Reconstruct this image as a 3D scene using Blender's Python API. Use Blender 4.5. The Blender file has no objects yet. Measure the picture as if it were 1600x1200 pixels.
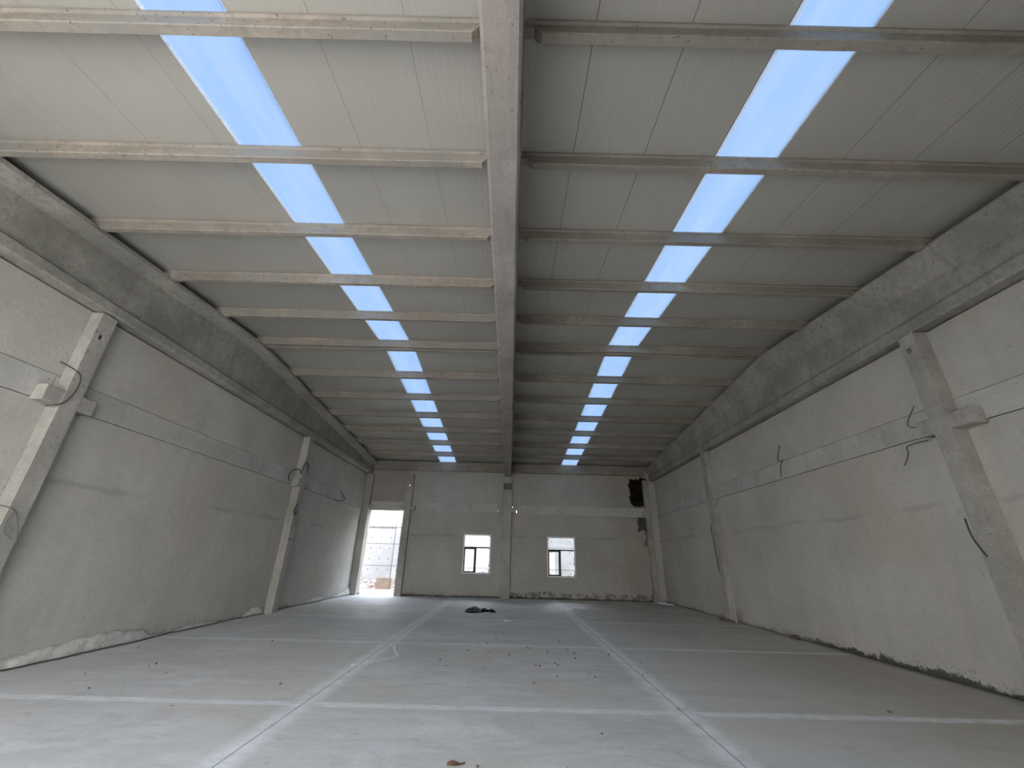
import bpy, bmesh, math, random
from mathutils import Vector, noise as mnoise
random.seed(7)
C = bpy.context.scene.collection
R = math.radians

# ------------------------------------------------------------------ camera
F_PX = 640.9
PITCH, ROLL, YAW = R(23.133), R(1.44), R(-0.064)
fw = Vector((math.sin(YAW)*math.cos(PITCH), math.cos(YAW)*math.cos(PITCH), math.sin(PITCH)))
rt = Vector((math.cos(YAW), -math.sin(YAW), 0)); up = rt.cross(fw)
rt, up = rt*math.cos(ROLL)+up*math.sin(ROLL), up*math.cos(ROLL)-rt*math.sin(ROLL)
cd = bpy.data.cameras.new('camera'); cam = bpy.data.objects.new('camera', cd); C.objects.link(cam)
from mathutils import Matrix
m = Matrix((rt, up, -fw)).transposed().to_4x4(); m.translation = Vector((0, 0, 1.7))
cam.matrix_world = m
cd.sensor_fit = 'HORIZONTAL'; cd.sensor_width = 36; cd.lens = F_PX/1600*36
cd.clip_start = 0.05; cd.clip_end = 500
bpy.context.scene.camera = cam

# ------------------------------------------------------------------ world, sun, exposure
vs = bpy.context.scene.view_settings
vs.view_transform = 'Standard'; vs.look = 'None'; vs.gamma = 1; vs.use_curve_mapping = False
vs.exposure = 0.72
w = bpy.data.worlds.new('sky'); bpy.context.scene.world = w; w.use_nodes = True
wt = w.node_tree; wt.nodes.clear()
wo = wt.nodes.new('ShaderNodeOutputWorld'); wb = wt.nodes.new('ShaderNodeBackground')
wc = wt.nodes.new('ShaderNodeTexCoord'); wsx = wt.nodes.new('ShaderNodeSeparateXYZ'); wr = wt.nodes.new('ShaderNodeValToRGB')
wt.links.new(wc.outputs['Generated'], wsx.inputs[0]); wt.links.new(wsx.outputs['Z'], wr.inputs[0])
wr.color_ramp.elements[0].position = 0.0; wr.color_ramp.elements[0].color = (1.0, 0.965, 0.90, 1)
wr.color_ramp.elements[1].position = 0.75; wr.color_ramp.elements[1].color = (0.66, 0.78, 1.0, 1)
wt.links.new(wr.outputs[0], wb.inputs[0]); wb.inputs[1].default_value = 5.8
wt.links.new(wb.outputs[0], wo.inputs[0])
sd = bpy.data.lights.new('sun', 'SUN'); sd.energy = 4.5; sd.angle = R(1.5); sd.color = (1.0, 0.93, 0.84)
sun = bpy.data.objects.new('sun', sd); C.objects.link(sun)
sun_dir = Vector((-0.42, 0.60, -1.0)).normalized()          # travels towards +Y and -X
sun.rotation_euler = sun_dir.to_track_quat('-Z', 'Y').to_euler()
sun.location = (8, -12, 20)

# ------------------------------------------------------------------ the plan of the hall
XL, TL = -7.607, 0.009
XR, TR = 7.33, 0.008
D, YN = 21.683, -1.12
def xl(y): return XL+TL*y
def xr(y): return XR+TR*y
YRIDGE, ZRIDGE, SL = 10.28, 7.318, 0.083
def roof(y): return ZRIDGE-SL*abs(y-YRIDGE)
ZB = 5.63
MID0, MID1 = 3.88, 4.33

# ------------------------------------------------------------------ node helpers
class NT:
    def __init__(s, name):
        s.m = bpy.data.materials.new(name); s.m.use_nodes = True; s.t = s.m.node_tree
        s.b = s.t.nodes['Principled BSDF']; s.o = s.t.nodes['Material Output']
        g = s.t.nodes.new('ShaderNodeNewGeometry'); s.pos = g.outputs['Position']
        sp = s.t.nodes.new('ShaderNodeSeparateXYZ'); s.t.links.new(s.pos, sp.inputs[0])
        s.x, s.y, s.z = sp.outputs
        s.nrm = g.outputs['Normal']
    def put(s, sock, v):
        if v is None: return
        if isinstance(v, bpy.types.NodeSocket): s.t.links.new(v, sock)
        else: sock.default_value = v
    def M(s, op, a, b=None, c=None, clamp=False):
        n = s.t.nodes.new('ShaderNodeMath'); n.operation = op; n.use_clamp = clamp
        s.put(n.inputs[0], a); s.put(n.inputs[1], b); s.put(n.inputs[2], c); return n.outputs[0]
    def noise(s, scale, detail=4, rough=.55, vec=None, stretch=None, dist=0.0):
        n = s.t.nodes.new('ShaderNodeTexNoise'); n.inputs['Scale'].default_value = scale
        n.inputs['Detail'].default_value = detail; n.inputs['Roughness'].default_value = rough
        n.inputs['Distortion'].default_value = dist
        v = vec or s.pos
        if stretch:
            mp = s.t.nodes.new('ShaderNodeMapping'); mp.inputs['Scale'].default_value = stretch
            s.t.links.new(v, mp.inputs[0]); v = mp.outputs[0]
        s.t.links.new(v, n.inputs['Vector']); return n.outputs['Fac']
    def ramp(s, v, lo, hi, smooth=True):
        n = s.t.nodes.new('ShaderNodeMapRange'); n.interpolation_type = 'SMOOTHSTEP' if smooth else 'LINEAR'
        s.put(n.inputs[0], v); n.inputs[1].default_value = lo; n.inputs[2].default_value = hi; return n.outputs[0]
    def mix(s, f, a, b, mode='MIX'):
        n = s.t.nodes.new('ShaderNodeMix'); n.data_type = 'RGBA'; n.blend_type = mode
        s.put(n.inputs[0], f)
        for i, v in ((6, a), (7, b)):
            s.put(n.inputs[i], v if isinstance(v, bpy.types.NodeSocket) else (*v, 1) if len(v) == 3 else v)
        return n.outputs[2]
    def band(s, v, c, half, soft):      # 1 inside |v-c|<half, falling off over soft
        d = s.M('ABSOLUTE', s.M('SUBTRACT', v, c))
        return s.M('SUBTRACT', 1.0, s.ramp(d, half, half+soft))
    def box(s, x0, x1, z0, z1, soft, wob=0.0, wobscale=4, axis='x'):
        u = s.x if axis == 'x' else s.y
        z = s.z
        if wob:
            nn = s.M('MULTIPLY', s.M('SUBTRACT', s.noise(wobscale, 5, .6), .5), wob)
            u = s.M('ADD', u, nn); z = s.M('ADD', z, nn)
        a = s.band(u, (x0+x1)/2, (x1-x0)/2, soft); b = s.band(z, (z0+z1)/2, (z1-z0)/2, soft)
        return s.M('MULTIPLY', a, b)
    def bump(s, h, strength=.3, dist=.01, normal=None):
        n = s.t.nodes.new('ShaderNodeBump'); n.inputs['Strength'].default_value = strength
        n.inputs['Distance'].default_value = dist; s.t.links.new(h, n.inputs['Height'])
        if normal: s.t.links.new(normal, n.inputs['Normal'])
        return n.outputs[0]
    def fin(s, col, rough=.85, normal=None, spec=.3):
        s.put(s.b.inputs['Base Color'], col if isinstance(col, bpy.types.NodeSocket) else (*col, 1))
        s.put(s.b.inputs['Roughness'], rough); s.b.inputs['Specular IOR Level'].default_value = spec
        if normal: s.t.links.new(normal, s.b.inputs['Normal'])
        return s.m

def mul(c, k): return tuple(v*k for v in c)

def concrete(name, base, var=.14, pits=True, streak=None, tint=None, bump=.6, sp=1.0):
    n = NT(name)
    big = n.noise(.9, 5, .6); fine = n.noise(9, 6, .65); grain = n.noise(70, 3, .6)
    c = n.mix(n.ramp(big, .35, .68), mul(base, 1-var), mul(base, 1+var))
    c = n.mix(n.M('MULTIPLY', n.ramp(fine, .42, .72), .5*sp), c, mul(base, .60))
    c = n.mix(n.M('MULTIPLY', n.ramp(n.noise(45, 4, .7), .5, .68), .30*sp), c, mul(base, .55))
    c = n.mix(n.M('MULTIPLY', n.ramp(n.noise(4, 6, .75, dist=.5), .58, .64), .40*sp), c, mul(base, .55))
    if tint: c = n.mix(n.M('MULTIPLY', n.ramp(n.noise(.6, 3, .5, stretch=(1, .8, 1)), .42, .62), .6), c, tint)
    if streak:
        st = n.noise(2.0, 4, .6, stretch=streak)
        c = n.mix(n.M('MULTIPLY', n.ramp(st, .5, .75), .5), c, mul(base, .62))
    if pits:
        pt = n.ramp(n.noise(22, 2, .5), .67, .71)
        c = n.mix(n.M('MULTIPLY', pt, .7), c, mul(base, .28))
    h = n.M('ADD', n.M('MULTIPLY', fine, .6), n.M('MULTIPLY', grain, .4))
    return n.fin(c, .88, n.bump(h, bump, .012))

PL = (0.51, 0.49, 0.445)
def plaster(name, base, axis, extra=None):
    """rendered wall: mottled, trowel marks, a pour line, pitting near the floor; axis = the coordinate along the wall"""
    n = NT(name)
    u = n.x if axis == 'x' else n.y
    big = n.noise(.55, 5, .6); med = n.noise(3.0, 6, .65, dist=.6); grain = n.noise(120, 2, .6); rough_ = n.noise(22, 4, .6)
    c = n.mix(n.ramp(big, .3, .7), mul(base, .90), mul(base, 1.08))
    c = n.mix(n.M('MULTIPLY', n.ramp(med, .48, .78), .30), c, mul(base, .72))
    # vertical drips
    st = n.noise(2.2, 3, .6, stretch=(1, 1, .12) )
    c = n.mix(n.M('MULTIPLY', n.ramp(st, .52, .8), .28), c, mul(base, .66))
    # day joint, an uneven darker line at about 2.7 m, fading in and out
    zz = n.M('ADD', n.z, n.M('MULTIPLY', n.M('SUBTRACT', n.noise(1.2, 5, .6), .5), .34))
    ln = n.M('MULTIPLY', n.band(zz, 2.72, .01, .07), n.ramp(n.noise(.7, 3, .5), .38, .6))
    c = n.mix(n.M('MULTIPLY', ln, .45), c, mul(base, .55))
    # warm stains high on the wall
    c = n.mix(n.M('MULTIPLY', n.ramp(n.noise(.42, 3, .5), .5, .72), .35), c, (base[0]*.98, base[1]*.86, base[2]*.76))
    # small dents
    dn = n.ramp(n.noise(11, 1, .4), .765, .78)
    c = n.mix(n.M('MULTIPLY', dn, .5), c, mul(base, .45))
    fm = n.noise(8, 6, .7)
    c = n.mix(n.M('MULTIPLY', n.ramp(fm, .42, .7), .22), c, mul(base, .70))
    c = n.mix(n.M('MULTIPLY', n.ramp(n.noise(60, 3, .6), .5, .7), .16), c, mul(base, .6))
    # pitting close to the floor
    low = n.M('SUBTRACT', 1.0, n.ramp(n.M('ADD', n.z, n.M('MULTIPLY', n.noise(1.1, 3, .5), .5)), .25, .62))
    pit = n.M('MULTIPLY', low, n.ramp(n.noise(24, 3, .6, stretch=(1, 1, .8)), .56, .64))
    c = n.mix(n.M('MULTIPLY', pit, .7), c, mul(base, .30))
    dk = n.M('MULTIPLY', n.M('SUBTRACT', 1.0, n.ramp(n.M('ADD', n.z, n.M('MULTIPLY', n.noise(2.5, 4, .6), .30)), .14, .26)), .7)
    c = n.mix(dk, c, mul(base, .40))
    if extra: c = extra(n, c, base)
    h = n.M('ADD', n.M('MULTIPLY', med, .7), n.M('MULTIPLY', rough_, .25))
    h = n.M('SUBTRACT', h, n.M('MULTIPLY', pit, .5))
    nb = n.bump(h, .8, .03); nb = n.bump(grain, .3, .004, nb)
    return n.fin(c, .92, nb, .2)

# ------------------------------------------------------------------ materials
def far_extra(n, c, base):
    # broken render along the floor, right of the centre column
    zz = n.M('ADD', n.z, n.M('MULTIPLY', n.M('SUBTRACT', n.noise(1.6, 5, .65), .5), .55))
    mk = n.M('MULTIPLY', n.M('SUBTRACT', 1.0, n.ramp(zz, .24, .30)), n.ramp(n.x, -.1, .1))
    c = n.mix(n.M('MULTIPLY', mk, .75), c, n.mix(n.ramp(n.noise(5, 5, .7), .4, .62), (.10, .085, .065), (.50, .48, .43)))
    zz = n.M('ADD', n.z, n.M('MULTIPLY', n.M('SUBTRACT', n.noise(4, 5, .65), .5), .25))
    mk = n.M('SUBTRACT', 1.0, n.ramp(zz, .05, .10))
    c = n.mix(n.M('MULTIPLY', mk, .8), c, (.055, .048, .04))
    # warm seepage near the right corner
    mk = n.M('MULTIPLY', n.ramp(n.x, 3.6, 6.9), n.ramp(n.noise(.8, 4, .6, stretch=(1, 1, .4)), .35, .65))
    c = n.mix(n.M('MULTIPLY', mk, .5), c, (.33, .28, .20))
    mk = n.box(-7.2, -5.4, 4.4, 5.9, .3, .5, 2)
    c = n.mix(n.M('MULTIPLY', mk, .4), c, (.21, .17, .14))
    # missing plaster, the shade of its recess painted as black patches, beside the right corner column, above and below the tie beam
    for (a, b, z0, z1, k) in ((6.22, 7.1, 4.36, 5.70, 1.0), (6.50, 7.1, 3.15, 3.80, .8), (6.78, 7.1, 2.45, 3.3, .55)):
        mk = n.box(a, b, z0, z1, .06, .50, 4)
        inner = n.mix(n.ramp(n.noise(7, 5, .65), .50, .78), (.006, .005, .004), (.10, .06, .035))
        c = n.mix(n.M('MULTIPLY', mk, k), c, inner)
    return c
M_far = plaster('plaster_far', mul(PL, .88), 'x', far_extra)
M_left = plaster('plaster_left', PL, 'y')
def right_extra(n, c, base):
    # broken black edge of the render along the floor in the nearer half of the wall
    zz = n.M('ADD', n.z, n.M('MULTIPLY', n.M('SUBTRACT', n.noise(3.2, 6, .72), .5), .42))
    mk = n.M('MULTIPLY', n.M('SUBTRACT', 1.0, n.ramp(zz, .075, .12)), n.M('SUBTRACT', 1.0, n.ramp(n.y, 10.5, 13)))
    c = n.mix(n.M('MULTIPLY', mk, .9), c, (.06, .058, .052))
    mk = n.M('MULTIPLY', n.box(14.9, 15.8, -.5, .12, .4, .7, 4, 'y'), .55)
    return n.mix(mk, c, (.20, .165, .13))
M_right = plaster('plaster_right', PL, 'y', right_extra)
M_near = plaster('plaster_near', PL, 'x')
M_purlin = concrete('purlin_concrete', (.37, .325, .275), .16, streak=(.25, 1, 1), tint=(.31, .30, .27))
M_purlin2 = concrete('purlin_concrete_dark', (.34, .305, .255), .18, streak=(.25, 1, 1), tint=(.25, .23, .20))
M_beam = concrete('beam_concrete', (.30, .275, .25), .16, tint=(.33, .29, .265), streak=(4, .5, 1))
M_beamside = concrete('side_beam_concrete', (.35, .335, .295), .20, streak=(1, 3.2, .22), bump=1.0)
M_col = concrete('column_concrete', (.41, .39, .35), .15, sp=.7, streak=(1, 1, .2))
M_tie = concrete('tie_beam_concrete', (.50, .49, .455), .10, sp=.35, streak=(1, 1, .3))
M_dark = NT('gap_shade_paint').fin((.03, .028, .025), .95)
M_cable = NT('cable_rubber').fin((.05, .05, .048), .6)
M_mortar = concrete('pale_mortar', (.60, .585, .545), .12, pits=True, bump=.8)
M_white_frame = NT('white_frame').fin((.80, .80, .80), .4)
M_dark_frame = NT('dark_frame').fin((.05, .045, .04), .6)
M_steel = NT('dark_steel').fin((.10, .09, .08), .5)

def mk_ceiling():
    n = NT('painted_panel')
    base = (.41, .395, .355)
    big = n.noise(.5, 4, .5)
    c = n.mix(n.ramp(big, .3, .7), mul(base, .95), mul(base, 1.03))
    # panel joints every 0.96 m, set out from the skylight edges
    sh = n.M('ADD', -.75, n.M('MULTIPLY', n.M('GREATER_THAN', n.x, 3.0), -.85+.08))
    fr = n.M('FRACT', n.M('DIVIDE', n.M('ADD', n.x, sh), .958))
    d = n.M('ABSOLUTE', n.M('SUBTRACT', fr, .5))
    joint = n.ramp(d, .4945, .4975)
    c = n.mix(n.M('MULTIPLY', joint, n.M('ADD', .35, n.M('MULTIPLY', n.M('GREATER_THAN', n.x, -.1), .5))), c, (.06, .055, .05))  # joints painted fainter on the left, where the light hardly shows them
    c = n.mix(n.M('MULTIPLY', n.ramp(n.noise(2.2, 5, .6, stretch=(1, .3, 1)), .5, .8), .25), c, mul(base, .75))
    rib = n.M('SINE', n.M('MULTIPLY', n.x, 2*math.pi/.033))
    rib2 = n.M('SINE', n.M('MULTIPLY', n.x, 2*math.pi/.0825))
    h = n.M('ADD', n.M('MULTIPLY', rib, .35), n.M('MULTIPLY', rib2, .3))
    h = n.M('SUBTRACT', h, n.M('MULTIPLY', joint, 3.0))
    nb = n.bump(h, .5, .003)
    return n.fin(c, .36, nb, .5)
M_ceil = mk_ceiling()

TT = .305                                   # how much light the sheets let through
def mk_sky_sheet():
    n = NT('skylight_sheet'); t = n.t
    rib = n.M('SINE', n.M('MULTIPLY', n.x, 2*math.pi/.04))
    big = n.noise(1.2, 4, .55, stretch=(3, .5, 1))
    col = n.mix(n.ramp(big, .35, .65), mul((.675, .825, 1.0), TT), mul((.735, .86, 1.0), TT))
    edge = n.M('MAXIMUM', n.M('MAXIMUM', n.band(n.x, -3.78, .03, .01), n.band(n.x, 2.69, .03, .01)), n.M('MULTIPLY', n.ramp(rib, .2, .9), .30))
    col = n.mix(edge, col, mul((.86, .97, 1.10), TT))
    tr = t.nodes.new('ShaderNodeBsdfTranslucent'); t.links.new(col, tr.inputs[0])
    tp = t.nodes.new('ShaderNodeBsdfTransparent'); t.links.new(col, tp.inputs[0])
    mx = t.nodes.new('ShaderNodeMixShader'); mx.inputs[0].default_value = .0
    t.links.new(tr.outputs[0], mx.inputs[1]); t.links.new(tp.outputs[0], mx.inputs[2])
    t.links.new(mx.outputs[0], n.o.inputs[0]); return n.m
M_sheet = mk_sky_sheet()
def mk_lip():
    n = NT('clear_sheet_lip'); t = n.t
    tp = t.nodes.new('ShaderNodeBsdfTransparent'); tp.inputs[0].default_value = (1.0, 1.0, 1.0, 1)
    tl = t.nodes.new('ShaderNodeBsdfDiffuse'); tl.inputs[0].default_value = (.9, .92, .92, 1)
    mx = t.nodes.new('ShaderNodeMixShader'); mx.inputs[0].default_value = .25
    t.links.new(tp.outputs[0], mx.inputs[1]); t.links.new(tl.outputs[0], mx.inputs[2]); t.links.new(mx.outputs[0], n.o.inputs[0]); return n.m
M_lip = mk_lip()
M_rim = NT('sheet_edge').fin((.85, .87, .88), .35)

def mk_floor():
    n = NT('power_floated_floor')
    base = (.44, .435, .42)
    big = n.noise(.35, 5, .6); med = n.noise(1.7, 6, .65, dist=.8); fine = n.noise(14, 5, .6)
    sw = n.noise(1.3, 4, .6, stretch=(.35, 2.4, 1), dist=.6)
    c = n.mix(n.ramp(big, .35, .65), (.60, .60, .59), (.74, .73, .71))
    c = n.mix(n.M('MULTIPLY', n.ramp(med, .45, .68), .5), c, (.76, .755, .745))
    c = n.mix(n.M('MULTIPLY', n.ramp(sw, .48, .7), .55), c, (.78, .785, .79))
    c = n.mix(n.M('MULTIPLY', n.ramp(fine, .45, .75), .4), c, (.48, .465, .44))
    c = n.mix(n.M('MULTIPLY', n.ramp(n.noise(5, 6, .7, stretch=(.5, 1.4, 1), dist=.7), .55, .66), .35), c, (.75, .75, .75))
    c = n.mix(n.M('MULTIPLY', n.ramp(n.noise(2.6, 6, .7, stretch=(.6, 1, 1), dist=1.2), .56, .66), .35), c, (.38, .37, .34))
    pat = n.M('MULTIPLY', n.ramp(n.noise(1.1, 7, .72, stretch=(.5, 1.3, 1), dist=1.4), .46, .60), .62)
    c = n.mix(pat, c, (.53, .525, .51))
    scr = n.noise(3.0, 5, .7, stretch=(.25, 4, 1), dist=.4)
    c = n.mix(n.M('MULTIPLY', n.ramp(scr, .60, .68), .5), c, (.78, .79, .80))
    # brown dust along the right side and across the middle
    br = n.M('MULTIPLY', n.ramp(n.M('ADD', n.x, n.M('ADD', n.M('MULTIPLY', big, 4.0), n.M('MULTIPLY', n.y, .12))), 5.0, 9.0), .8)
    c = n.mix(br, c, (.47, .415, .335))
    br = n.M('MULTIPLY', n.ramp(n.noise(.40, 5, .6), .44, .60), .6)
    c = n.mix(br, c, (.60, .575, .515))
    # mud crumbs
    cr = n.M('MULTIPLY', n.ramp(n.noise(16, 2, .5, stretch=(.8, 1, 1)), .70, .73), n.ramp(n.noise(.6, 2, .5), .52, .6))
    c = n.mix(n.M('MULTIPLY', cr, .7), c, (.12, .10, .075))
    # white slurry dust along the saw cuts
    cuts = None; dust = None
    wob = n.M('MULTIPLY', n.M('SUBTRACT', n.noise(2.5, 4, .6), .5), .10)
    for (ax, p, wd, k) in ((n.x, -2.49, .16, .75), (n.x, 2.22, .17, .8), (n.y, 6.23, .08, .8), (n.y, 10.27, .09, .7), (n.y, 14.2, .075, .75), (n.y, 18.2, .05, .5)):
        v = n.M('ADD', ax, wob)
        wide = n.M('MULTIPLY', n.band(v, p, wd*.30, wd*1.25), n.ramp(n.noise(4.5, 5, .7), .18, .62))
        wide = n.M('MULTIPLY', wide, k)
        dust = wide if dust is None else n.M('MAXIMUM', dust, wide)
        cut = n.M('MULTIPLY', n.band(ax, p, .004, .004), .9 if ax == n.x else .35)
        cuts = cut if cuts is None else n.M('MAXIMUM', cuts, cut)
    c = n.mix(dust, c, (.93, .94, .96))
    c = n.mix(cuts, c, (.16, .16, .165))
    h = n.M('ADD', n.M('MULTIPLY', med, .5), n.M('MULTIPLY', fine, .25))
    rg = n.M('ADD', .50, n.M('MULTIPLY', n.ramp(med, .35, .7), .25))
    return n.fin(c, rg, n.bump(h, .3, .012), .4)
M_floor = mk_floor()

def mk_retaining():
    n = NT('shuttered_concrete'); base = (.20, .20, .205)
    c = n.mix(n.ramp(n.noise(.8, 5, .6), .35, .65), mul(base, .9), mul(base, 1.08))
    c = n.mix(n.M('MULTIPLY', n.ramp(n.noise(5, 5, .6), .5, .75), .3), c, mul(base, .6))
    ln = None
    for z in (1.15, 2.42): 
        b = n.band(n.z, z, .012, .02); ln = b if ln is None else n.M('MAXIMUM', ln, b)
    d = n.M('ABSOLUTE', n.M('SUBTRACT', n.M('FRACT', n.M('ADD', n.M('DIVIDE', n.x, 2.4), .52)), .5))
    ln = n.M('MAXIMUM', ln, n.M('SUBTRACT', 1.0, n.ramp(d, .006, .012)))
    c = n.mix(n.M('MULTIPLY', ln, .75), c, mul(base, .3))
    # tie holes on a grid
    fx = n.M('SUBTRACT', n.M('FRACT', n.M('DIVIDE', n.x, .6)), .5); fz = n.M('SUBTRACT', n.M('FRACT', n.M('DIVIDE', n.z, .62)), .5)
    r = n.M('SQRT', n.M('ADD', n.M('MULTIPLY', fx, fx), n.M('MULTIPLY', fz, fz)))
    wobb = n.M('MULTIPLY', n.noise(9, 2, .5), .06)
    c = n.mix(n.M('MULTIPLY', n.M('SUBTRACT', 1.0, n.ramp(n.M('ADD', r, wobb), .09, .14)), .65), c, mul(base, .35))
    low = n.M('SUBTRACT', 1.0, n.ramp(n.M('ADD', n.z, n.M('MULTIPLY', n.noise(2, 4, .6), .5)), .3, .8))
    c = n.mix(n.M('MULTIPLY', low, .6), c, (.20, .14, .10))
    return n.fin(c, .9, n.bump(n.noise(12, 4, .6), .3, .02), .2)
M_ret = mk_retaining()
def ground_mat(name, a, b, sc=2.0):
    n = NT(name); c = n.mix(n.ramp(n.noise(sc, 6, .65), .35, .65), a, b)
    c = n.mix(n.M('MULTIPLY', n.ramp(n.noise(sc*6, 3, .6), .6, .7), .6), c, mul(a, .5))
    return n.fin(c, .95, n.bump(n.noise(sc*5, 5, .6), .5, .05), .1)
M_ground = ground_mat('yard_ground', (.55, .50, .43), (.66, .62, .55))
M_yard = ground_mat('yard_earth', (.22, .19, .16), (.30, .26, .22))
M_hill = ground_mat('hill_earth', (.19, .17, .12), (.25, .23, .165), 1.3)
M_rubble = ground_mat('rubble_stone', (.17, .11, .09), (.30, .27, .26), 2.6)
M_block = ground_mat('brown_block', (.13, .10, .08), (.17, .135, .11), 3)
def mk_glass():
    n = NT('thin_window_glass'); t = n.t
    tp = t.nodes.new('ShaderNodeBsdfTransparent'); tp.inputs[0].default_value = (.96, .98, .97, 1)
    gl = t.nodes.new('ShaderNodeBsdfGlossy'); gl.inputs['Roughness'].default_value = .02
    fr = t.nodes.new('ShaderNodeFresnel'); mx = t.nodes.new('ShaderNodeMixShader')
    t.links.new(fr.outputs[0], mx.inputs[0]); t.links.new(tp.outputs[0], mx.inputs[1]); t.links.new(gl.outputs[0], mx.inputs[2])
    t.links.new(mx.outputs[0], n.o.inputs[0]); return n.m
M_glass = mk_glass()

# ------------------------------------------------------------------ mesh helpers
class MB:
    def __init__(s): s.bm = bmesh.new()
    def box(s, x0, x1, y0, y1, z0, z1):
        v = [s.bm.verts.new(p) for p in ((x0,y0,z0),(x1,y0,z0),(x1,y1,z0),(x0,y1,z0),(x0,y0,z1),(x1,y0,z1),(x1,y1,z1),(x0,y1,z1))]
        for f in ((0,3,2,1),(4,5,6,7),(0,1,5,4),(1,2,6,5),(2,3,7,6),(3,0,4,7)): s.bm.faces.new([v[i] for i in f])
        return v
    def loft(s, secs, cap=True):
        rows = [[s.bm.verts.new(p) for p in sec] for sec in secs]; n = len(secs[0])
        for a, b in zip(rows, rows[1:]):
            for i in range(n): s.bm.faces.new((a[i], a[(i+1) % n], b[(i+1) % n], b[i]))
        if cap: s.bm.faces.new(rows[0][::-1]); s.bm.faces.new(rows[-1])
        return rows
    def jitter(s, amt, scale=3.0):
        for v in s.bm.verts:
            p = v.co*scale; v.co += Vector((mnoise.noise(p), mnoise.noise(p+Vector((31, 7, 3))), mnoise.noise(p+Vector((5, 19, 41)))))*amt
    def build(s, name, mat, parent=None, loc=(0, 0, 0), smooth=False):
        loc = Vector(loc)
        bmesh.ops.recalc_face_normals(s.bm, faces=s.bm.faces)
        for v in s.bm.verts: v.co -= loc
        me = bpy.data.meshes.new(name); s.bm.to_mesh(me); s.bm.free(); me.materials.append(mat)
        if smooth:
            for p in me.polygons: p.use_smooth = True
        o = bpy.data.objects.new(name, me); C.objects.link(o)
        if parent: o.parent = parent; o.location = loc-parent.location
        else: o.location = loc
        return o
def tag(o, label, cat, group=None, kind=None):
    o['label'] = label; o['category'] = cat
    if group: o['group'] = group
    o['kind'] = kind or 'thing'
    return o
def struct(o): o['kind'] = 'structure'; return o
def empty(name, loc, label, cat, group=None):
    o = bpy.data.objects.new(name, None); C.objects.link(o); o.location = loc; o.empty_display_size = .2
    return tag(o, label, cat, group)
def cells(mb, us, zs, y0, y1, skip, ufix=None):
    """a slab of boxes on a (u,z) grid without the skipped cells; inner faces between kept cells are dropped"""
    nu, nz = len(us)-1, len(zs)-1
    keep = {(i, j) for i in range(nu) for j in range(nz) if not skip((us[i]+us[i+1])/2, (zs[j]+zs[j+1])/2)}
    vc = {}
    def V(i, j, k):
        if (i, j, k) not in vc: vc[(i, j, k)] = mb.bm.verts.new((us[i], (y0, y1)[k], zs[j]))
        return vc[(i, j, k)]
    for (i, j) in keep:
        mb.bm.faces.new((V(i,j,0), V(i+1,j,0), V(i+1,j+1,0), V(i,j+1,0)))
        mb.bm.faces.new((V(i,j,1), V(i,j+1,1), V(i+1,j+1,1), V(i+1,j,1)))
        if (i-1, j) not in keep: mb.bm.faces.new((V(i,j,0), V(i,j+1,0), V(i,j+1,1), V(i,j,1)))
        if (i+1, j) not in keep: mb.bm.faces.new((V(i+1,j,0), V(i+1,j,1), V(i+1,j+1,1), V(i+1,j+1,0)))
        if (i, j-1) not in keep: mb.bm.faces.new((V(i,j,0), V(i,j,1), V(i+1,j,1), V(i+1,j,0)))
        if (i, j+1) not in keep: mb.bm.faces.new((V(i,j+1,0), V(i+1,j+1,0), V(i+1,j+1,1), V(i,j+1,1)))

# ------------------------------------------------------------------ floor, ground, outside
b = MB(); b.box(-8.2, 8.2, YN-.1, D+.3, -.2, 0); struct(b.build('floor', M_floor))
b = MB(); b.box(-60, 60, -60, 60, -.6, -.22); g = b.build('ground', M_ground); struct(g)
b = MB(); b.box(-14, 14, D+.32, 28.0, -.21, -.03); struct(b.build('yard', M_yard))
b = MB(); b.box(-16, 16, -16, YN-.12, -.21, -.02); struct(b.build('forecourt', M_ground))

# retaining wall with its coping, hillside above
b = MB(); b.box(-16, 16, 28.02, 28.5, -.2, 3.42); rw = b.build('retaining_wall', M_ret)
b = MB(); b.box(-16, 16, 27.95, 28.6, 3.43, 3.62); cp = b.build('coping', M_ret, rw)
b = MB(); b.box(-7.20, -6.9, 27.88, 28.0, -.2, 3.40); b.build('pilaster', M_ret, rw)
tag(rw, 'tall pale shuttered concrete retaining wall seen outside through the doorway', 'wall')
b = MB()
secs = []
for i in range(25):
    x = -16+i*32/24; row = []
    for (yy, zz) in ((28.62, 3.3), (30, 3.7), (33, 5.4), (38, 8.2), (46, 12.5), (46, -.2), (28.62, -.2)):
        dz = mnoise.noise(Vector((x*.5, yy*.4, 2)))*.7 if zz > 3.5 else 0
        row.append((x, yy, zz+dz))
    secs.append(row)
b.loft(secs); hl = b.build('hillside', M_hill); struct(hl)
# grey bare slab of rock running up the slope
b = MB(); b.loft([[(-8.6, 32.0, 5.2), (-8.6, 32.3, 5.1), (-8.6, 32.3, 5.25)], [(-6.6, 32.0, 4.9), (-6.6, 33.5, 4.9), (-6.6, 33.5, 6.0)]])
tag(b.build('rock_slab', M_ret), 'grey sloping slab on the yellow bank above the retaining wall', 'rock')
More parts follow.
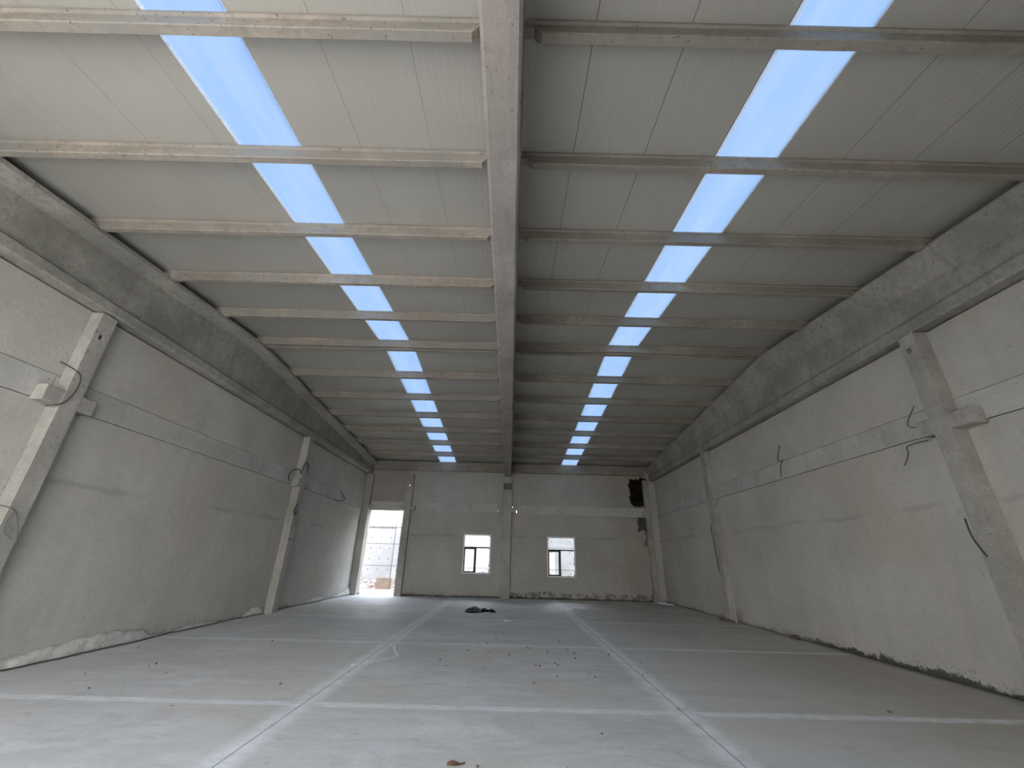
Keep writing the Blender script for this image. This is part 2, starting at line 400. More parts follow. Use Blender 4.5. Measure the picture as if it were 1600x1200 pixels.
# rubble at the foot of the retaining wall: nobody could count it
def rock(mb, c, r, seed):
    q = bmesh.ops.create_icosphere(mb.bm, subdivisions=1, radius=1.0)['verts']
    rs = random.Random(seed); sx, sy, sz = r*rs.uniform(.7, 1.4), r*rs.uniform(.7, 1.2), r*rs.uniform(.5, .9)
    a = rs.uniform(0, 6.3)
    for v in q:
        k = 1+.35*mnoise.noise(v.co*1.7+Vector((seed*3.1, 0, 0)))
        x, y, z = v.co*k; v.co = Vector((c[0]+(x*math.cos(a)-y*math.sin(a))*sx, c[1]+(x*math.sin(a)+y*math.cos(a))*sy, c[2]+z*sz))
b = MB(); rr = random.Random(3)
for i in range(420):
    x = rr.uniform(-12, -5.2); y = rr.uniform(26.0, 27.6)
    if -7.85 < x < -6.45 and y < 26.75: continue
    h = .42*max(0, 1-abs(y-27.5)/1.4)*(.6+.4*math.sin(x*2.1))
    rock(b, (x, y, -.03+h*rr.uniform(.2, 1)), rr.uniform(.05, .19), i)
tag(b.build('rubble', M_rubble), 'heap of broken pinkish and white rubble outside the doorway', 'rubble', kind='stuff')
b = MB(); v = b.box(-7.5, -6.75, 26.0, 26.5, -.03, .55); b.jitter(.04, 4)
tag(b.build('concrete_block', M_block), 'brown square block standing in the rubble outside the doorway', 'block')

# ------------------------------------------------------------------ walls
def side_wall(name, xf, s, mat):
    """s=+1: right wall (body towards +X)"""
    b = MB()
    ys = [YN-.3, 3, 7, YRIDGE, 15, 19, D+.3]
    for a, c in zip(ys, ys[1:]):
        def strip(z0, z1, off0, off1):
            p = [(xf(a)+s*off0, a), (xf(c)+s*off0, c), (xf(c)+s*off1, c), (xf(a)+s*off1, a)]
            lo = [b.bm.verts.new((x, y, z0)) for x, y in p]; hi = [b.bm.verts.new((x, y, min(z1, roof(y)-.002))) for x, y in p]
            b.bm.faces.new(lo[::-1]); b.bm.faces.new(hi)
            for i in range(4): b.bm.faces.new((lo[i], lo[(i+1) % 4], hi[(i+1) % 4], hi[i]))
        strip(-.01, .035, .06, .5)
        strip(.035, MID0-.012, 0, .5)
        strip(MID0-.012, MID1+.008, .21, .5)
        strip(MID1+.008, ZB-.03, 0, .5)
    bmesh.ops.remove_doubles(b.bm, verts=b.bm.verts, dist=1e-5)
    w_ = b.build(name, mat); b = MB()
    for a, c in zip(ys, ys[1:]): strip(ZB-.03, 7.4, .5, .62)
    struct(b.build('gap_shade_'+name[5:], M_dark))  # upper wall behind the beam, coloured near black as the gap's shade
    return struct(w_)
side_wall('wall_left', xl, -1, M_left)
side_wall('wall_right', xr, 1, M_right)

# far wall with its doorway, two windows and the chinks beside the tie beams
DOOR = (-7.06, -5.30, 0, 3.85)
WINS = ((-2.20, -.87, 1.03, 2.79), (1.91, 3.27, .97, 2.76))
CHINK = ((-.595, -.535, 3.88, 4.05), (.335, .395, 3.86, 4.03), (.15, .19, 4.12, 4.20), (-5.33, -5.13, 5.07, 5.25))
HOLES = [DOOR]+list(WINS)+list(CHINK)
us = sorted({-8.3, 8.3, -7.47, -.36, .4}|{h for r in HOLES for h in r[:2]}); zs = sorted({-.01, .035, 6.3705}|{h for r in HOLES for h in r[2:] if h > .05})
def sk(u, z):
    if z < .035 and False: return True
    return any(r[0] < u < r[1] and r[2]-.02 < z < r[3] for r in HOLES)
b = MB(); cells(b, us, zs, D, D+.3, sk); struct(b.build('wall_far', M_far))
# near wall behind the photographer: a wide loading doorway, and a small right-hand opening added for its light
us = [-8.3, -6.9, -.5, 3.4, 4.7, 8.3]; zs = [-.01, 2.4, 5.1, 6.362]
b = MB(); cells(b, us, zs, YN-.3, YN, lambda u, z: (-6.9 < u < -.5 and z < 5.1) or (3.4 < u < 4.7 and z < 2.4)); struct(b.build('wall_near', M_near))

# ------------------------------------------------------------------ roof panels (two slopes) with openings for the skylights
STR = {'near': ((-3.80, -2.93), (2.67, 3.52)), 'far': ((-3.74, -2.87), (2.69, 3.51))}
def slope(which):
    y0, y1 = (YN, YRIDGE) if which == 'near' else (YRIDGE, D+.32)
    (a0, a1), (c0, c1) = STR[which]
    b = MB()
    for (x0, x1) in ((-8.4, a0), (a1, c0), (c1, 8.4)):
        b.loft([[(x0, y, roof(y)), (x1, y, roof(y)), (x1, y, roof(y)+.06), (x0, y, roof(y)+.06)] for y in (y0, y1)])
    return b
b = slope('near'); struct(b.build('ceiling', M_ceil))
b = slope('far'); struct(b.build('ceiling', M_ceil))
NAMES = {('near', 0): 'nearer pale blue skylight strip left of the central roof beam',
         ('near', 1): 'nearer pale blue skylight strip right of the central roof beam',
         ('far', 0): 'far pale blue skylight strip beyond the ridge, left of the central beam',
         ('far', 1): 'far pale blue skylight strip beyond the ridge, right of the central beam'}
for wch in ('near', 'far'):
    y0, y1 = (YN, YRIDGE-.02) if wch == 'near' else (YRIDGE+.02, D)
    for k, (x0, x1) in enumerate(STR[wch]):
        b = MB(); b.loft([[(x0+.003, y, roof(y)+.006), (x1-.003, y, roof(y)+.006), (x1-.003, y, roof(y)+.012), (x0+.003, y, roof(y)+.012)] for y in (y0, y1)])
        ym = (y0+y1)/2
        o = b.build('skylight_sheet', M_sheet, loc=((x0+x1)/2, ym, roof(ym)+.03))
        tag(o, NAMES[(wch, k)], 'skylight', 'skylight strips in the roof')
        b = MB()
        for (p, q) in ((x0+.004, x0+.045), (x1-.016, x1-.004)):
            b.loft([[(p, y, roof(y)-.004), (q, y, roof(y)-.004), (q, y, roof(y)+.003), (p, y, roof(y)+.003)] for y in (y0, y1)])
        b.build('edge_trim', M_lip, o)

# ------------------------------------------------------------------ purlins
PY = [.84, 2.384, 3.925, 5.448, 6.98, 8.533, 10.20, 10.375, 12.017, 13.594, 15.2, 16.764, 18.348, 19.988]
PS = ['sixth before the ridge pair, almost overhead', 'fifth before the ridge pair', 'fourth before the ridge pair', 'third before the ridge pair', 'second before the ridge pair', 'next before the ridge pair', 'of the ridge pair, the nearer one', 'of the ridge pair, the farther one',
      'next beyond the ridge pair', 'second beyond the ridge pair', 'third beyond the ridge pair', 'fourth beyond the ridge pair', 'fifth beyond the ridge pair', 'last before the far wall']
def purlin(y, xa, xb, side, mat):
    """xa: end on the left-hand beam, xb: end on the right-hand beam"""
    z0 = roof(y)-.008; sg = SL if y < YRIDGE else -SL
    prof = [(-.058, 0), (-.058, -.030), (-.034, -.046), (-.054, -.208), (-.046, -.222), (.046, -.222), (.054, -.208), (.034, -.046), (.058, -.030), (.058, 0)]
    def sec(x, zmin): return [(x, y+p, z0+max(q, zmin)+sg*p) for p, q in prof]
    n = 14; mid = [xa+.26+(xb-xa-.52)*i/n for i in range(n+1)]
    secs = [sec(xa, -.138), sec(xa+.16, -.138), sec(xa+.165, -.165), sec(xa+.225, -.23)]+[sec(x, -.23) for x in mid]+[sec(xb-.225, -.23), sec(xb-.165, -.165), sec(xb-.16, -.138), sec(xb, -.138)]
    b = MB(); b.loft(secs)
    for v in b.bm.verts:
        if v.co.z < z0-.05:
            v.co += Vector((0, mnoise.noise(v.co*2.1), mnoise.noise(v.co*1.7+Vector((9, 9, 9)))))*.006
    o = b.build('roof_purlin', mat, loc=((xa+xb)/2, y, z0))
    return o
XC = -.14
for i, y in enumerate(PY):
    for side in (0, 1):
        if side == 0: xa, xb = xl(y)+.44-.16+.03, XC-.20+.08
        else: xa, xb = XC+.20-.08, xr(y)-.41+.13
        o = purlin(y, xa, xb, side, M_purlin if side == 0 else M_purlin2)
        sd_ = ('left', 'right')[side]; ps = PS[i]
        tag(o, 'weathered concrete purlin %s, %s of the central roof beam' % (ps, sd_), 'purlin', 'concrete purlins under the roof, %s bay' % sd_)

# ------------------------------------------------------------------ main roof beams
def main_beam(xf, hb, hw, ht, inset, mat, label, left_slope=False):
    ys = []; y = YN+.02
    while y < D-.01: ys.append(y); y += .45
    ys.append(D-.01); ys = sorted(set(ys+[YRIDGE]))
    secs = []
    for y in ys:
        x = xf(y); zt = roof(y)-.150; f1 = ZB+.19; f2 = ZB+.27
        solid = y < YN+.5 or y > D-.6
        w_ = hb if solid else hw
        s1, s2 = zt-.08, zt-.17
        if s2 < f2+.05: s2 = f2+.05; s1 = max(s1, s2+.03)
        P = [(-hb+.03, ZB), (hb-.03, ZB), (hb, ZB+.03), (hb, f1), (w_, f2), (w_, s2 if not left_slope else zt-.50 if zt-.50 > f2+.02 else f2+.02), (ht, s1 if not left_slope else zt-.03), (ht, zt)]
        Lh = [(-a, z) for a, z in P[2:]][::-1]
        P = [(-hb+.03, ZB), (hb-.03, ZB)]+P[2:]+Lh
        secs.append([(x+a, y, z) for a, z in P])
    b = MB(); b.loft(secs)
    for v in b.bm.verts:
        v.co += Vector((mnoise.noise(v.co*1.9), 0, mnoise.noise(v.co*2.3+Vector((4, 4, 4)))))*.007
    o = b.build('roof_beam', mat, loc=(xf(10.28), 10.28, ZB))
    return tag(o, label, 'beam', 'tapered concrete roof beams')
bc = main_beam(lambda y: XC+.003*y-.003*10, .175, .09, .20, 0, M_beam, 'long concrete roof beam running overhead down the centre of the hall')
bl = main_beam(lambda y: xl(y)-.0, .234, .13, .44, 0, M_beamside, 'deep grey concrete roof beam along the top of the left wall')
br = main_beam(lambda y: xr(y)+.0, .235, .19, .41, 0, M_beamside, 'rough plastered concrete roof beam along the top of the right wall', True)

# ------------------------------------------------------------------ columns
def column(kind, u, base, wd, d, top, label, cor=(.27, .27), hole=None, mat=None, corz=(3.83, 4.09), group='concrete wall columns', thru=False):
    """kind L/R/F; u = centre along the wall; d = how far it stands out"""
    mat = mat or M_col
    def P(t, out, z):                       # t along wall, out from wall face
        if kind == 'L': return (xl(u+t)+out, u+t, z)
        if kind == 'R': return (xr(u+t)-out, u+t, z)
        return (u+t, D-out, z)
    root = empty('column', P(0, d/2, 0), label, 'column', group)
    h = wd/2; g = .012
    zs = [0, .4, 1.2, 2.0, 2.8, 3.6, 4.4]; zs = [z for z in zs if z < top]+[top]
    b = MB()
    if hole:
        # shaft as a grid with a square bolt hole left open
        us = [-h, hole[0]-.045, hole[0]+.045, h]; zz = sorted(set(zs+[hole[1]-.05, hole[1]+.05]))
        cells(b, us, zz, .004, d, lambda a, z: abs(a-hole[0]) < .03 and abs(z-hole[1]) < .04)
        for v in b.bm.verts: v.co = Vector(P(v.co.x, v.co.y, v.co.z))
    else:
        secs = []
        for z in zs:
            secs.append([P(-h, .004, z), P(-h, d-g, z), P(-h+g, d, z), P(h-g, d, z), P(h, d-g, z), P(h, .004, z)])
        b.loft(secs)
    for v in b.bm.verts:
        v.co += Vector((mnoise.noise(v.co*1.3), mnoise.noise(v.co*1.4+Vector((3, 0, 0))), 0))*.010
    b.build('shaft', mat, root)
    for sgn, L in zip((-1, 1), cor):
        if not L: continue
        b = MB(); z0, z1 = corz; t0, t1 = sgn*(h+.001), sgn*(h+L)
        b.loft([[P(t, .004, z0), P(t, d-.02, z0), P(t, d-.005, z0+.015), P(t, d-.005, z1-.015), P(t, d-.02, z1), P(t, .004, z1)] for t in (t0, (t0+t1)/2, t1-sgn*.01, t1)])
        b.jitter(.012, 5); b.build('corbel', mat, root)
    return root, P
column('L', 6.46, 0, .28, .21, ZB-.04, 'grey concrete column on the left wall, the foremost, with corbels at mid height', hole=(.0, 5.16))
column('L', 14.58, 0, .30, .25, ZB-.04, 'pale concrete column midway along the left wall, black cables looped on it', hole=(.02, 5.1), cor=(.12, .16))
rc, _ = column('R', 6.48, 0, .30, .25, ZB-.02, 'concrete column on the right wall, the foremost, shaped like a cross', hole=(.02, 5.32), cor=(.34, .26), corz=(3.81, 4.07))
column('R', 15.25, 0, .34, .22, ZB-.02, 'narrow concrete column midway along the right wall with brown mud at its foot', cor=(.18, .10), hole=(0, 5.35))
cc, _ = column('F', -.115, 0, .44, .25, 4.97, 'concrete column in the middle of the far wall, under the central beam', cor=(.24, .24), corz=(3.84, 4.07))
b = MB(); b.box(-.325, .105, D-.24, D-.004, 4.975, 5.30); b.build('packing_block', concrete('dark_packing', (.16, .155, .14), .2), cc)
b = MB(); b.box(-.335, .11, D-.25, D-.004, 5.303, ZB-.004); b.build('column_head', M_col, cc)
column('F', -5.13, 0, .32, .25, 5.62, 'concrete column beside the open doorway on the far wall', cor=(.22, .22), hole=(-.03, 5.09), corz=(3.86, 4.08))
column('F', -7.24, 0, .33, .25, ZB-.02, 'dark concrete corner column left of the open doorway', cor=(0, .16), corz=(3.86, 4.08))
rcc, _ = column('F', 7.00, 0, .25, .25, ZB-.02, 'narrow stained concrete corner column at the right end of the far wall', cor=(.14, .03), corz=(3.78, 4.04))
b = MB(); b.box(7.16, 7.49, D-.12, D-.004, .03, ZB-.12); b.jitter(.01, 3); b.build('plaster_return', M_right, rcc)

# ------------------------------------------------------------------ tie beams set in the walls at mid height
def tie_side(xf, s, y0, y1, label):
    b = MB(); n = max(2, int((y1-y0)/.6)); secs = []
    for i in range(n+1):
        y = y0+(y1-y0)*i/n; x = xf(y)
        secs.append([(x+s*.2, y, MID0), (x-s*.012, y, MID0), (x-s*.018, y, MID0+.01), (x-s*.018, y, MID1-.012), (x-s*.008, y, MID1), (x+s*.2, y, MID1)])
    b.loft(secs)
    for v in b.bm.verts: v.co.x += mnoise.noise(v.co*2)*.008
    ym = (y0+y1)/2
    tag(b.build('tie_beam', M_tie, loc=(xf(ym), ym, MID0)), label, 'beam', 'tie beams set in the walls')
tie_side(xl, -1, YN, 6.24, 'grey tie beam in the left wall, nearer than its first column')
tie_side(xl, -1, 6.25, 14.40, 'grey tie beam in the left wall between its two columns')
tie_side(xl, -1, 14.41, D-.02, 'pale tie beam in the left wall between its second column and the far corner')
tie_side(xr, 1, YN, 6.40, 'grey tie beam in the right wall, nearer than the cross-shaped column')
tie_side(xr, 1, 6.41, 15.20, 'stained tie beam in the right wall between its two columns')
tie_side(xr, 1, 15.21, D-.02, 'grey tie beam in the right wall between its second column and the far corner')
def tie_far(x0, x1, z0, z1, label):
    b = MB(); n = max(2, int((x1-x0)/.6))
    b.loft([[(x0+(x1-x0)*i/n, y, z) for y, z in ((D-.002, z0), (D-.030, z0), (D-.036, z0+.01), (D-.036, z1-.01), (D-.028, z1), (D-.002, z1))] for i in range(n+1)])
    b.jitter(.008, 2)
    for v in b.bm.verts:
        if v.co.y > D-.012: v.co.y = D-.002
    tag(b.build('tie_beam', M_tie, loc=((x0+x1)/2, D, z0)), label, 'beam', 'tie beams set in the walls')
tie_far(-7.05, -5.31, 3.86, 4.28, 'dark tie beam over the open doorway in the far wall')
tie_far(-4.94, -.62, 3.84, 4.27, 'tie beam across the far wall left of the centre column')
tie_far(.43, 6.88, 3.79, 4.24, 'tie beam across the far wall right of the centre column')
# eaves beams resting above the far wall
def eaves(x0, x1, label):
    b = MB(); n = 10
    P = ((D-.004, 5.86), (D-.19, 5.86), (D-.21, 5.88), (D-.21, 6.30), (D-.19, 6.335), (D-.004, 6.335))
    b.loft([[(x0+(x1-x0)*i/n, y, z) for y, z in P] for i in range(n+1)])
    for v in b.bm.verts: v.co.z += mnoise.noise(v.co*1.3)*.008
    tag(b.build('eaves_beam', M_purlin2, loc=((x0+x1)/2, D-.1, 5.86)), label, 'beam', 'eaves beams on the far wall')
eaves(-7.14, -.34, 'dark concrete eaves beam along the top of the far wall, left half')
eaves(.08, 6.98, 'dark concrete eaves beam along the top of the far wall, right half')

# ------------------------------------------------------------------ windows in the far wall
for k, (x0, x1, z0, z1) in enumerate(WINS):
    f = .045; ya, yb = D-.02, D+.06
    b = MB()
    for bx in ((x0-.02, x0+f, z0-.02, z1+.02), (x1-f, x1+.02, z0-.02, z1+.02), (x0+f, x1-f, z1-f, z1+.02), (x0+f, x1-f, z0-.02, z0+f)):
        b.box(bx[0], bx[1], ya, yb, bx[2], bx[3])
    wn = b.build('window_%d' % (k+1), M_white_frame, loc=((x0+x1)/2, D, z0)); struct(wn)
    zt = z1-.60; xm = x0+(x1-x0)*.46
    b = MB(); b.box(x0+f, x1-f, ya+.01, yb, zt-.03, zt+.03); b.build('transom', M_dark_frame, wn)
    b = MB(); b.box(xm-.03, xm+.03, ya+.01, yb, z0+f, zt-.03); b.build('mullion', M_dark_frame, wn)
    b = MB()
    for bx in ((x0+f, x0+f+.05, z0+f, zt-.03), (xm-.075, xm-.03, z0+f, zt-.03), (x0+f+.05, xm-.075, z0+f, z0+f+.05), (x0+f+.05, xm-.075, zt-.08, zt-.03)):
        b.box(bx[0], bx[1], ya-.005, yb-.01, bx[2], bx[3])
    b.build('sash_frame', M_dark_frame, wn)
    b = MB(); b.box(x0+f, x1-f, D+.02, D+.025, z0+f, zt-.03); b.build('pane', M_glass, wn)
    b = MB(); b.box(x0+f, x1-f, D+.02, D+.025, zt+.03, z1-f); b.build('pane', M_glass, wn)
    # rough dark edge of bitten masonry along the jambs
    b = MB(); rr = random.Random(11+k)
    for i in range(46):
        z = rr.uniform(z0, z1-.05) if i < 30 else z0+f+.01; x = (x0+f+.01 if i % 2 else x1-f-.01) if i < 30 else rr.uniform(x0+.05, x1-.05)
        if i < 30 and z > zt and rr.random() < .7: continue
        rock(b, (x, D-.01, z), rr.uniform(.02, .04), i)
    b.build('bitten_masonry', M_dark_frame, wn)

# ------------------------------------------------------------------ loose cables
def cable(pts, label, r=.011, mat=None, group='black cables hanging on the walls'):
    cu = bpy.data.curves.new('cable', 'CURVE'); cu.dimensions = '3D'; cu.bevel_depth = r; cu.bevel_resolution = 2; cu.resolution_u = 6
    sp = cu.splines.new('NURBS'); o0 = Vector(pts[0]); sp.points.add(len(pts)-1)
    for p, q in zip(sp.points, pts): p.co = (*(Vector(q)-o0), 1)
    sp.use_endpoint_u = True; sp.order_u = 3
    cu.materials.append(mat or M_cable)
    tmp = bpy.data.objects.new('cable', cu); me = bpy.data.meshes.new_from_object(tmp); bpy.data.objects.remove(tmp)
    o = bpy.data.objects.new('cable', me); C.objects.link(o); o.location = o0
    return tag(o, label, 'cable', group)
def Lp(y, z, off): return (xl(y)+off, y, z)
def Rp(y, z, off): return (xr(y)-off, y, z)
cable([Lp(14.0, 3.95, .04), Lp(13.85, 4.25, .06), Lp(14.2, 4.42, .27), Lp(14.30, 4.15, .27), Lp(14.35, 4.62, .27), Lp(14.5, 4.72, .27), Lp(14.72, 4.55, .27), Lp(14.76, 4.0, .2), Lp(14.8, 3.3, .1), Lp(14.6, 3.05, .27), Lp(14.45, 2.85, .27), Lp(14.3, 3.1, .27), Lp(14.5, 3.25, .27)], 'black cable looped round the far left wall column above the tie beam', .016)
cable([Lp(14.4, 2.15, .27), Lp(14.75, 2.15, .27), Lp(14.9, 1.9, .1), Lp(14.75, 1.6, .2), Lp(15.0, 1.2, .05), Lp(15.15, .85, .05), Lp(14.85, .75, .08)], 'black cable dangling low on the far left wall column', .013)
cable([Lp(18.3, 4.28, .02), Lp(18.9, 4.20, .03), Lp(18.6, 4.05, .05), Lp(19.2, 4.12, .03), Lp(18.8, 3.86, .05), Lp(18.0, 3.84, .02)], 'kinked black cable on the pale tie beam near the far left corner', .014)
cable([Lp(6.20, 4.55, .02), Lp(6.34, 4.45, .25), Lp(6.42, 4.30, .265), Lp(6.40, 4.05, .265), Lp(6.30, 3.82, .265), Lp(6.22, 3.78, .1)], 'black cable across the foremost left wall column, above its corbel', .009)
M_cable2 = NT('green_grey_cable').fin((.12, .14, .13), .5)
cable([Lp(6.15, 2.28, .02), Lp(6.28, 2.24, .26), Lp(6.40, 2.16, .268), Lp(6.50, 1.95, .27), Lp(6.55, 1.78, .275)], 'grey wire loop low on the foremost left wall column', .008, M_cable2)
cable([Lp(6.33, 2.18, .268), Lp(6.30, 2.0, .27), Lp(6.36, 1.86, .27), Lp(6.48, 1.80, .275)], 'thin grey wire twisted below the loop on the near left column', .007, M_cable2)
cable([Rp(7.0, 4.44, .03), Rp(7.22, 4.22, .05), Rp(7.22, 4.1, .05), Rp(7.0, 4.05, .06), Rp(6.9, 4.06, .1)], 'short black wire on the right wall left of the cross-shaped column', .007)
cable([Rp(6.98, 3.80, .03), Rp(7.28, 3.82, .05), Rp(7.42, 3.78, .05), Rp(7.38, 3.65, .05), Rp(7.58, 3.48, .03)], 'short black wire hanging below the tie beam beside the cross-shaped column', .007)
cable([Rp(6.66, 2.45, .262), Rp(6.67, 2.25, .266), Rp(6.62, 2.05, .268), Rp(6.55, 1.90, .268)], 'curved black cable low on the cross-shaped right wall column', .012)
cable([Rp(11.0, 4.75, .02), Rp(11.2, 4.42, .05), Rp(11.1, 4.30, .06), Rp(10.9, 4.36, .05), Rp(11.15, 4.2, .05), Rp(11.2, 3.93, .04)], 'forked black wire on the stained tie beam of the right wall', .010)
cable([Rp(15.45, 4.95, .05), Rp(15.46, 4.2, .10), Rp(15.4, 3.6, .18), Rp(15.3, 3.2, .23), Rp(15.75, 2.85, .1), Rp(15.40, 2.55, .23), Rp(15.38, 2.0, .23), Rp(15.35, 1.5, .23)], 'long black cable hanging down the narrow right wall column', .014)

# ------------------------------------------------------------------ mortar spills, rubbish on the floor
def mortar_ridge(pts, label, xf, s, seed):
    """pts: (y, height, depth) along the foot of a side wall"""
    b = MB(); secs = []
    Y = [p[0] for p in pts]; n = int((Y[-1]-Y[0])/.05)
    for i in range(n+1):
        y = Y[0]+(Y[-1]-Y[0])*i/n
        for p, q in zip(pts, pts[1:]):
            if p[0] <= y <= q[0]+1e-6:
                t = (y-p[0])/(q[0]-p[0]); hh = p[1]+(q[1]-p[1])*t; dd = p[2]+(q[2]-p[2])*t; break
        j = mnoise.noise(Vector((y*3, seed, 0)))*.22+mnoise.noise(Vector((y*9, seed, 4)))*.12
        hh *= 1+j; dd *= 1-j
        x = xf(y); sec = [(x-s*.002, y, .02)]
        for k in range(7):
            a = k/6*math.pi/2; sec.append((x-s*dd*(math.cos(a)**.7 if k < 6 else .06)*(1+.25*mnoise.noise(Vector((y*7, k*1.3, seed)))), y, .03+(hh-.03)*math.sin(a)))
        sec.append((x-s*.002, y, hh)); secs.append(sec)
    b.loft(secs)
    return tag(b.build('mortar_spill', M_mortar, loc=(xf(Y[0]), (Y[0]+Y[-1])/2, 0), smooth=True), label, 'mortar', 'mortar spills along the walls')
mortar_ridge([(6.64, .14, .12), (7.3, .15, .13), (7.9, .20, .15), (8.5, .25, .15), (9.2, .25, .14), (9.8, .19, .13), (10.0, .08, .08), (10.5, .03, .04)], 'long pale ridge of spilled mortar at the foot of the left wall', xl, -1, 1)
mortar_ridge([(10.7, .03, .02), (11.2, .09, .06), (11.9, .07, .05), (12.2, .03, .02)], 'small pale mortar lump on the left wall just past the long ridge', xl, -1, 2)
mortar_ridge([(13.3, .04, .03), (13.7, .20, .08), (14.1, .22, .10), (14.35, .05, .03)], 'white mortar smear at the foot of the far left wall column', xl, -1, 3)
mortar_ridge([(16.6, .04, .03), (17.4, .17, .07), (18.4, .14, .07), (19.0, .04, .03)], 'white mortar patch on the left wall base beyond the cable column', xl, -1, 4)
mortar_ridge([(19.9, .03, .02), (20.6, .18, .1), (21.2, .34, .14), (21.4, .20, .1)], 'white mortar heap at the left wall end beside the doorway', xl, -1, 5)
# mud at the foot of the right columns
M_mud = concrete('brown_mud', (.20, .165, .125), .3, bump=.8)
def lump(name, c, r, fl, mat, label, cat, seed, n=9, group=None):
    b = MB(); rs = random.Random(seed)
    for i in range(n):
        a = rs.uniform(0, 6.3); d = rs.uniform(0, 1)**.5
        rock(b, (c[0]+math.cos(a)*r[0]*d, c[1]+math.sin(a)*r[1]*d, c[2]+fl*.35*(1-d)+.012), fl*rs.uniform(.5, 1), seed*50+i)
    return tag(b.build(name, mat, loc=c), label, cat, group)
lump('mud_clod', (7.20, 15.25, 0), (.10, .42), .09, M_mud, 'brown mud crumbs round the foot of the narrow right wall column', 'mud', 5, 30)
lump('mud_clod', (7.38, 12.1, 0), (.04, .08), .10, M_mud, 'dark clod at the foot of the right wall nearer than the narrow column', 'mud', 6, 6)
lump('mud_clod', (7.34, 21.0, 0), (.04, .2), .09, M_mud, 'dark clods in the far right corner', 'mud', 7, 9)
b = MB(); rs = random.Random(4)
secs = []
for i in range(15):
    t = i/14; x = 6.95+.30*t+.02*math.sin(t*9); y = 21.2-1.0*t
    w_ = .05+.05*math.sin(t*math.pi)
    secs.append([(x-w_, y, .002), (x-w_*.6, y+.03, .035+.02*math.sin(i*1.9)), (x+w_*.4, y+.02, .05+.02*math.cos(i*2.3)), (x+w_, y, .002)])
b.loft(secs); tag(b.build('plastic_scrap', M_rim, loc=(7.1, 20.6, 0)), 'crumpled white plastic strip on the floor in the far right corner', 'scrap')

# black plastic bag, crumpled flat
def mk_bag():
    n = NT('black_plastic'); t = n.t
    c = n.mix(n.ramp(n.noise(5, 3, .5), .45, .6), (.002, .002, .003), (.007, .010, .016))
    return n.fin(c, .42, n.bump(n.noise(9, 3, .5, dist=1.0), .35, .02), .15)
b = MB()
NX, NY = 34, 20; rows = []
top = []
for i in range(NX+1):
    u = i/NX; row = []
    for j in range(NY+1):
        v = j/NY
        x = -.54+u*1.06; wdt = (.62*(math.sin(math.pi*min(1, u*1.25+.12))**.5 if u*1.25+.12 < 1 else 0)+.10+.12*math.sin(u*7))
        wdt = max(.12, wdt)
        if u > .82: wdt = .16+.10*math.sin((u-.82)/.18*math.pi)
        y = (v-.5)*wdt*1.5-.10*u+.08*math.sin(u*4)
        edge = (math.sin(math.pi*v)**.6)*(math.sin(math.pi*min(1, max(0, u*.96+.02)))**.45)
        hgt = (.17 if u < .15 else .13+.05*math.sin(u*9)) if u < .55 else (.13-.16*(u-.55) if u < .8 else .09+.05*math.sin((u-.8)*18))
        z = .004+.75*edge*max(.03, hgt*(1+.5*mnoise.noise(Vector((u*6, v*5, 1)))+.35*mnoise.noise(Vector((u*15, v*12, 8)))))
        row.append(b.bm.verts.new((x, y, z)))
    rows.append(row)
for r0, r1 in zip(rows, rows[1:]):
    for j in range(NY): b.bm.faces.new((r0[j], r0[j+1], r1[j+1], r1[j]))
low = bmesh.ops.extrude_face_region(b.bm, geom=b.bm.faces[:])
for e in low['geom']:
    if isinstance(e, bmesh.types.BMVert): e.co.z = .001
for v in b.bm.verts: v.co += Vector((-.90, 16.35, 0))
tag(b.build('plastic_bag', mk_bag(), loc=(-.90, 16.35, 0), smooth=True), 'crumpled black plastic bag lying on the floor near the far wall', 'bag')
b = MB(); secs = []
for i in range(7):
    t = i/6; x = -.09+.20*t; secs.append([(x, 14.02, .002), (x, 14.02, .012+.012*math.sin(t*5)), (x, 14.20, .03+.012*math.cos(t*4)), (x, 14.20, .002)])
b.loft(secs); tag(b.build('paper_scrap', M_rim, loc=(0, 14.1, 0)), 'small bright white scrap on the floor in front of the black bag', 'scrap')
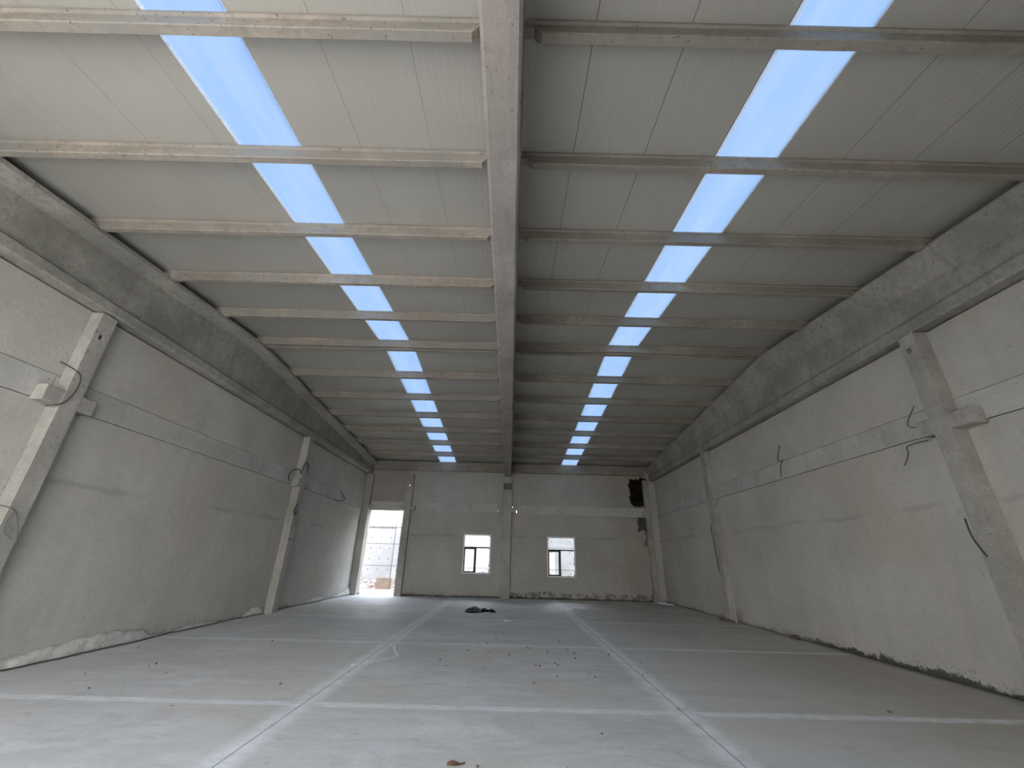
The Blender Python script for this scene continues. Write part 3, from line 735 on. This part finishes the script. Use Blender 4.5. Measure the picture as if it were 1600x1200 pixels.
# dead leaf at the very bottom edge
M_leaf = NT('dead_leaf').fin((.10, .055, .035), .7)
b = MB(); secs = []
for i in range(9):
    t = i/8; w_ = .03*math.sin(math.pi*min(.97, max(.05, t)))+.004; x = -.50+.16*t
    secs.append([(x, 4.70-w_+.03*t, .004), (x, 4.70+.03*t, .022+.012*math.sin(t*6)), (x, 4.70+w_+.03*t, .004+.01*math.sin(t*5)), (x, 4.70+.03*t, .016+.012*math.sin(t*6))])
b.loft(secs); tag(b.build('dead_leaf', M_leaf, loc=(-.42, 4.7, 0)), 'curled brown leaf lying alone on the floor, nearer than any saw cut across it', 'leaf')
# dried white grout trail near the left saw cut
TR_ = [(-2.30, 10.0), (-2.30, 9.9), (-2.22, 9.6), (-2.14, 9.35), (-2.02, 9.1), (-2.02, 8.95), (-2.12, 8.75), (-2.22, 8.62), (-2.32, 8.45), (-2.46, 8.3), (-2.58, 8.22)]
b = MB(); secs = []
for i in range((len(TR_)-1)*5+1):
    k = min(i//5, len(TR_)-2); t = i/5-k; x = TR_[k][0]*(1-t)+TR_[k+1][0]*t; y = TR_[k][1]*(1-t)+TR_[k+1][1]*t
    x += .012*mnoise.noise(Vector((i*.7, 2, 0))); w_ = .026*(1+.6*mnoise.noise(Vector((i*.9, 0, 5))))
    secs.append([(x-w_, y, .0005), (x, y, .006), (x+w_, y, .0005)])
b.loft(secs); tag(b.build('grout_trail', NT('white_grout').fin((.88, .88, .87), .9), loc=(-2.2, 9, 0)), 'thin crooked white grout trail on the floor beside the left saw cut', 'grout')
# mud crumbs scattered over the floor
rr = random.Random(21); MC = concrete('mud_crumb', (.13, .11, .085), .2)
protos = []
spots = [(rr.gauss(.4, 1.0), rr.gauss(9.6, 1.6)) for _ in range(34)]+[(rr.uniform(2, 5.5), rr.gauss(17.5, .5)) for _ in range(22)]+[(rr.uniform(-7, -4.5), rr.gauss(8.0, .7)) for _ in range(10)]+[(rr.uniform(-5, 6), rr.uniform(5, 16)) for _ in range(18)]
for k in range(3):
    b = MB(); rock(b, (0, 0, .012), .03, 900+k); protos.append(b.build('mud_crumb', MC))
for i, (x, y) in enumerate(spots):
    o = protos[i] if i < 3 else protos[i % 3].copy()
    if i >= 3: C.objects.link(o)
    s = rr.uniform(.25, .75); o.scale = (s, s, s); o.location = (x, y, 0); o.rotation_euler.z = rr.uniform(0, 6)
    tag(o, 'small dark crumb of dry mud lying loose on the concrete floor', 'crumb', 'mud crumbs on the floor')
